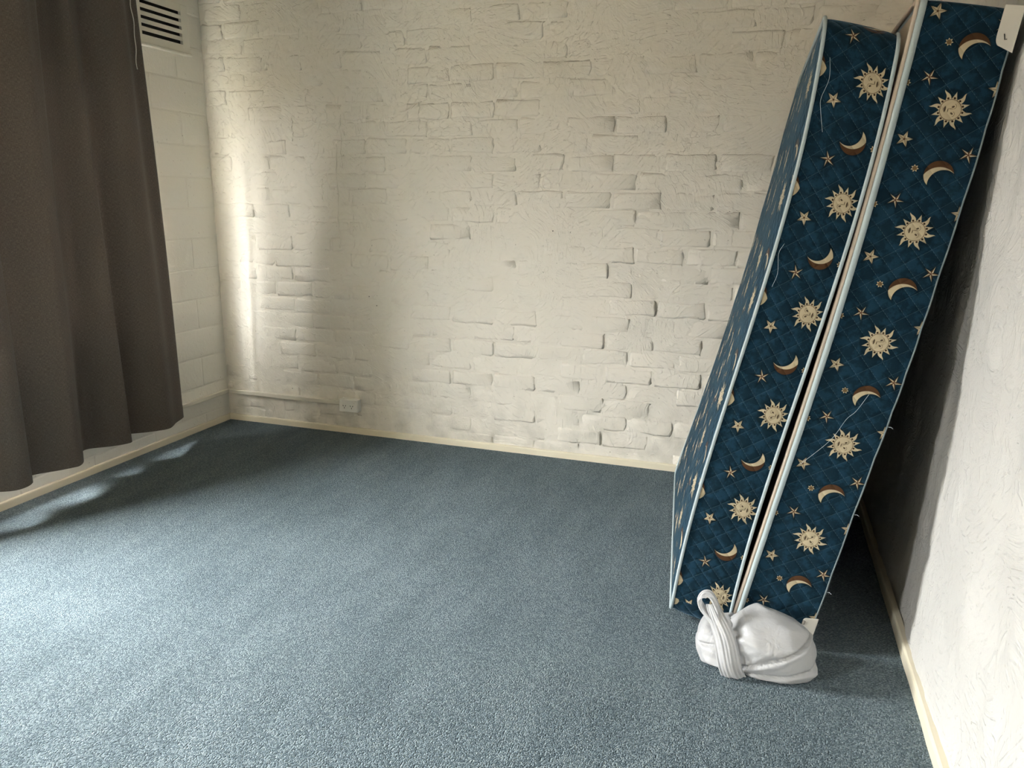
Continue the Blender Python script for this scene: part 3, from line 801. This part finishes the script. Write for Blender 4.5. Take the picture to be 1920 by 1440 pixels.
def slab(parent, off, pos, W, L, r, thick, bulge_band, bulge0, bulge1, uvfront, uvpanel, mat_panel0, mat_panel1, names, quilt_puff=0.0, step=0.05):
    O = outline(W, L, r, step=step); N = len(O)
    al = np.concatenate([[0], np.cumsum([np.hypot(O[(i+1) % N][0]-O[i][0], O[(i+1) % N][1]-O[i][1]) for i in range(N)])])
    c = np.array((W/2, L/2))
    S = np.linspace(0, 1, 9)
    V, UV = [], []
    for i in range(N+1):
        w, t = O[i % N]
        # outward direction of the outline in (w,t)
        a, b_ = np.array(O[(i-1) % N]), np.array(O[(i+1) % N]); d = normalize(b_-a); nn = np.array((-d[1], d[0]))
        if np.dot(nn, np.array((w, t))-c) < 0: nn = -nn
        for s in S:
            bl = bulge_band*(math.sin(math.pi*s)**0.6)*(1+0.25*math.sin(al[i]*20.5+1.0))
            p = pos(s, w+nn[0]*bl, t+nn[1]*bl)
            V.append(np.array(p)-off); UV.append(uvfront(s*thick, r+al[i]))
    m_ = len(S)
    F = [(i*m_+j, i*m_+j+1, (i+1)*m_+j+1, (i+1)*m_+j) for i in range(N) for j in range(m_-1)]
    band = mesh(names[0], V, F, M_TICK, parent, True, UV)
    for side, bulge, mat, nm in ((0.0, bulge0, mat_panel0, names[1]), (1.0, bulge1, mat_panel1, names[2])):
        V, UV, F = [], [], []
        ks = [1, 0.985, 0.95, 0.88, 0.76, 0.6, 0.42, 0.22]
        for kk in ks:
            for i in range(N):
                p2 = c+(np.array(O[i])-c)*kk
                q = 1-kk**6
                p = pos(side, p2[0], p2[1]); sg = -1 if side == 0 else 1
                dx = bulge*q + (quilt_puff*math.sin(p2[0]*26+p2[1]*9)*math.sin(p2[1]*24) if kk < 0.97 else 0)
                V.append(np.array((p[0]+sg*dx, p[1], p[2]))-off); UV.append(uvpanel(p2[0], p2[1]))
        for a in range(len(ks)-1):
            for i in range(N): F.append((a*N+i, a*N+(i+1) % N, (a+1)*N+(i+1) % N, (a+1)*N+i))
        V.append(np.array(pos(side, c[0], c[1]))+np.array(((-1 if side == 0 else 1)*bulge, 0, 0))-off); UV.append(uvpanel(c[0], c[1])); n_ = len(V)-1; b0 = (len(ks)-1)*N
        for i in range(N): F.append((b0+i, b0+(i+1) % N, n_))
        mesh(nm, V, F, mat, parent, True, UV)
    return O
O = slab(MT, MO, mpos, MW, MLEN, 0.062, 0.188, 0.006, 0.020, -0.004,
         lambda s, t: (-(s-0.143), -(t-0.120)), lambda w, t: (w*0.97+0.07, -(t-0.21)), M_TICK, M_TICK, ('border', 'sleeping_panel', 'under_panel'), 0.0016)
def piping(parent, off, pos, O, s, r, mat, nm='piping', out=0.003):
    b = MB(); c = np.array((MW/2, MLEN/2)); P = []
    N = len(O)
    for i in range(N):
        a, b_ = np.array(O[i-1]), np.array(O[(i+1) % N]); d = normalize(b_-a); nn = np.array((-d[1], d[0]))
        if np.dot(nn, np.array(O[i])-c) < 0: nn = -nn
        P.append(np.array(pos(s, O[i][0]+nn[0]*out, O[i][1]+nn[1]*out))-off)
    return b.tube(P, r, 8, True).build(nm, mat, parent, True)
piping(MT, MO, mpos, O, -0.01, 0.0052, M_PIPE); piping(MT, MO, mpos, O, 1.01, 0.0050, M_PIPE)
def loose_thread(parent, off, pos, pts, name='loose_thread'):
    C = catmull(pts, 5)
    return MB().tube([np.array(pos(s, -0.011, t))-off for s, t in C], 0.00045, 5).build(name, M_THREAD, parent, True)
loose_thread(MT, MO, mpos, [(0.12, 1.68), (0.16, 1.63), (0.10, 1.58), (0.13, 1.55), (0.22, 1.50)])
loose_thread(MT, MO, mpos, [(0.10, 1.20), (0.06, 1.17), (0.13, 1.12), (0.11, 1.08)])

# ---------------------------------------------------------------- bed base
BW_, BLEN, BTH = MW, 1.815, 0.216
TH = math.radians(9.72)
def bpos(s, w, t):
    k_ = t/BLEN
    bow = 0.022*math.sin(math.pi*min(max(k_, 0), 1)**1.35)
    bx, bz = 3.250, 0.002
    ax = (math.sin(TH), math.cos(TH)); nx = (math.cos(TH), -math.sin(TH))
    d = (s-1)*BTH
    edge = (0.0016*abs(math.sin(t*21+w*17+0.8*math.sin(t*7)))+0.0010*math.sin(t*9.3)) if s > 0.98 else 0.0
    return Vector((bx+ax[0]*t+nx[0]*(d+edge)+bow, YFRONT+w, bz+ax[1]*t+nx[1]*(d+edge)))
BS = empty('bed_base', (3.16, -0.78, 0.0))
tag(BS, 'blue celestial-print bed base with a tan face leaning on the white plaster wall', 'bed base')
BO = np.array(BS.location)
OB = slab(BS, BO, bpos, BW_, BLEN, 0.020, BTH, 0.0025, 0.002, -0.004,
          lambda s, t: (s-0.125, t-0.349), lambda w, t: (w, t), M_TAN, M_DUST, ('border', 'tan_panel', 'dust_cover'), step=0.022)
piping(BS, BO, bpos, OB, 0.010, 0.0088, M_PIPE, 'edge_binding', 0.0012)
piping(BS, BO, bpos, OB, -0.048, 0.0056, M_TAN, 'tan_roll', 0.0)
P_ = []
MB().tube([np.array(bpos(0.99, -0.0035, t))-BO for t in np.linspace(0.02, BLEN-0.02, 90)], 0.0022, 6).build('seam', M_SEAM, BS, True)
# moulded plastic guards capping the lower and upper corners
def guard(t0, t1, front, name='corner_guard'):
    V, F = [], []
    up = t1 > BLEN/2
    g = []
    wd = 0.155    # fraction of the thickness covered
    A = []
    n = 8
    # shape in (s,t) on the front side: a tongue with one rounded corner
    if up: pts = [(1.035, t1), (1-wd*1.05, t1)]+[(1-wd*1.05+wd*0.32*(1-math.cos(a)), t0+0.022*(1-math.sin(a))) for a in np.linspace(0, math.pi/2, n)]+[(1.035, t0-0.014)]
    else: pts = [(1.035, t0)]+[(1.035, t1+0.006)]+[(1-wd*1.0+0.05*(1-math.cos(a)), t1-0.012*(1-math.sin(a))) for a in np.linspace(math.pi/2, 0, n)]+[(1-wd*1.0, t0)]
    ws = (-0.0075, -0.004) if front else (BW_+0.004, BW_+0.0075)
    for w in ws:
        for s, t in pts: V.append(np.array(bpos(s if s < 0.98 else 0.97, w, t))+np.array(((s-0.97)*BTH if s >= 0.98 else 0, 0, 0))-BO)
    m_ = len(pts)
    F = [tuple(range(m_)), tuple(range(m_, 2*m_))[::-1]]+[(j, j+m_, (j+1) % m_+m_, (j+1) % m_) for j in range(m_)]
    return mesh(name, V, F, M_GUARD, BS)
for fr in (True, False):
    guard(BLEN-0.088, BLEN+0.004, fr); guard(0.0, 0.10, fr)
# return of the upper guard along the wall side and the staple marks
sP = [np.array(bpos(s, -0.0082, t))-BO for s, t in ((0.905, BLEN-0.060), (0.925, BLEN-0.073), (0.945, BLEN-0.071))]
MB().tube(sP, 0.0011, 5).build('staple', M_DARK, BS)
sq = [np.array(bpos(s, -0.0080, t))-BO for s, t in ((0.84, 0.078), (0.875, 0.078), (0.875, 0.090), (0.84, 0.090))]
MB().tube(sq, 0.0008, 5, True).build('moulded_mark', M_DARK, BS)
def torn(): return
loose_thread(BS, BO, bpos, [(0.66, 0.815), (0.58, 0.76), (0.50, 0.73), (0.40, 0.66), (0.15, 0.57)])
for t, s in ((0.735, 1.0), (0.46, 1.0), (0.20, 1.0)):
    MB().tube([np.array(bpos(1.0, -0.002, t))-BO, np.array(bpos(1.0, -0.004, t))-BO+np.array((0.008, -0.002, 0.002)), np.array(bpos(1.0, -0.004, t))-BO+np.array((0.013, -0.003, -0.002))], 0.0007, 5).build('loose_thread', M_THREAD, BS)

# ---------------------------------------------------------------- plastic bag
BG = empty('plastic_bag', (3.10, -1.585, 0.0))
tag(BG, 'crumpled white plastic carrier bag with a standing handle loop in front of the mattress', 'bag')
def blob(cx, cy, cz, rx, ry, rz, fn, nu=72, nv=40, flat=0.0):
    V, F = [], []
    for j in range(nv+1):
        ph = math.pi*j/nv
        for i in range(nu):
            th = 2*math.pi*i/nu
            d = np.array((math.sin(ph)*math.cos(th), math.sin(ph)*math.sin(th), math.cos(ph)))
            sq = np.sign(d)*np.abs(d)**0.80
            k_ = fn(d)
            p = np.array((cx+rx*sq[0]*k_, cy+ry*sq[1]*k_, cz+rz*sq[2]*k_))
            if p[2] < 0.004: p[2] = 0.004+0.0015*(math.sin(p[0]*90)+1)
            V.append(p)
    for j in range(nv):
        for i in range(nu): F.append((j*nu+i, (j+1)*nu+i, (j+1)*nu+(i+1) % nu, j*nu+(i+1) % nu))
    return V, F
def facets(n, seed, lo, hi):
    rs = np.random.default_rng(seed); N = rs.standard_normal((n, 3)); N /= np.linalg.norm(N, axis=1)[:, None]
    return N, rs.uniform(lo, hi, n)
def faceted(d, N, h, k_=48.0):
    """soft polyhedral radius: flat facets meeting in creases, like pulled plastic film"""
    c = np.maximum(N @ d, 0.05); r = h/c
    return -math.log(np.sum(np.exp(-k_*r)))/k_
NA, HA = facets(52, 5, 0.93, 1.07)
NB, HB = facets(44, 9, 0.93, 1.06)
def ridge(a, c, w): return math.exp(-((a-c)/w)**2)
def main_fn(d):
    x, y, z = d
    k_ = 0.035+faceted(d, NA, HA)
    l1 = z-0.02-0.62*(x+0.05)                       # long crease rising to the right
    k_ -= 0.13*ridge(l1, 0, 0.035)*(y < 0.35); k_ += 0.05*ridge(l1, -0.11, 0.06)
    l2 = z+0.45-0.30*(x+0.2); k_ -= 0.10*ridge(l2, 0, 0.04); k_ += 0.04*ridge(l2, -0.10, 0.05)
    # pleats fanning out of the neck on the left
    an = math.atan2(z-0.05, -y+0.15); q = max(0.0, -x)
    k_ += 0.045*math.sin(an*15+2*math.sin(3*an))*q
    k_ += 0.05*ridge(x, 0.85, 0.25)*ridge(z, -0.35, 0.25)
    return k_
V, F = blob(0.040, -0.012, 0.064, 0.116, 0.092, 0.092, main_fn, 128, 72)
mesh('bag_body', V, F, M_BAG, BG, True)
def left_fn(d):
    x, y, z = d; an = math.atan2(z, -y)
    return 0.03+faceted(d, NB, HB)+0.05*math.sin(an*17+2.5*math.sin(2*an))*max(0.0, 0.55+x)-0.12*ridge(z-0.25*x, 0.35, 0.06)
V, F = blob(-0.113, 0.005, 0.050, 0.058, 0.084, 0.062, left_fn, 128, 60)
mesh('bag_end', V, F, M_BAG, BG, True)
# gathered neck: a sheaf of pleats running down the front
def sheet(rows, pleats, amp, name):
    """rows: list of (centre, half-width vector, normal); pleated sheet swept through them"""
    n = 61; V, F = [], []
    for c, hw, nn in rows:
        c, hw, nn = map(np.array, (c, hw, nn))
        for i in range(n):
            a = i/(n-1)*2-1
            V.append(c+hw*a+nn*(amp*abs(math.sin(a*pleats*0.5+c[2]*9))+amp*0.6*math.sin(a*pleats*2.3+1+c[2]*20)*(0.4+0.6*a*a)+amp*abs(math.sin(a*3.1+c[2]*25+0.4))*1.4-0.014*a*a))
    for j in range(len(rows)-1):
        for i in range(n-1): F.append((j*n+i, j*n+i+1, (j+1)*n+i+1, (j+1)*n+i))
    o = mesh(name, V, F, M_BAG, BG, True)
    sm = o.modifiers.new('sub', 'SUBSURF'); sm.levels = 1; sm.render_levels = 2
    return o
rows = [((-0.135, -0.035, 0.185), (0.016, 0.004, 0.006), (0, -1, 0.1)), ((-0.120, -0.055, 0.160), (0.022, 0.003, 0.008), (0, -1, 0.1)), ((-0.098, -0.078, 0.130), (0.028, 0.0, 0.008), (0, -1, 0.25)),
        ((-0.082, -0.098, 0.098), (0.032, 0, 0.004), (0, -1, 0.3)), ((-0.074, -0.112, 0.062), (0.034, 0, 0), (0, -1, 0.2)), ((-0.066, -0.118, 0.030), (0.034, 0.004, -0.002), (0, -1, 0)), ((-0.055, -0.112, 0.006), (0.036, 0.006, 0), (0, -1, 0))]
sheet(rows, 9, 0.0030, 'gathered_neck')
# standing handle loop: a crumpled ribbon
LP = catmull([(-0.098, -0.060, 0.140), (-0.112, -0.045, 0.172), (-0.126, -0.035, 0.200), (-0.142, -0.030, 0.216), (-0.160, -0.030, 0.212), (-0.170, -0.032, 0.192), (-0.164, -0.036, 0.168), (-0.146, -0.044, 0.150), (-0.118, -0.056, 0.128)], 6)
V, F = [], []
n = 15
for i, p in enumerate(LP):
    t = LP[min(i+1, len(LP)-1)]-LP[max(i-1, 0)]; t = normalize(t)
    side = normalize(np.cross(t, np.array((0, -1, 0.0)))); dep = np.array((0.15, 1, 0.1))
    wdt = 0.0175-0.006*math.sin(math.pi*i/(len(LP)-1))
    for j in range(n):
        a = j/(n-1)*2-1
        V.append(p+dep*a*wdt*0.9+side*(0.0065*math.sin(a*7+i*0.25)-0.006*a*a+0.0025*math.sin(a*13+i*0.5)))
for i in range(len(LP)-1):
    for j in range(n-1): F.append((i*n+j, i*n+j+1, (i+1)*n+j+1, (i+1)*n+j))
hl = mesh('handle', V, F, M_BAG, BG, True)
sm = hl.modifiers.new('sub', 'SUBSURF'); sm.levels = 1; sm.render_levels = 1
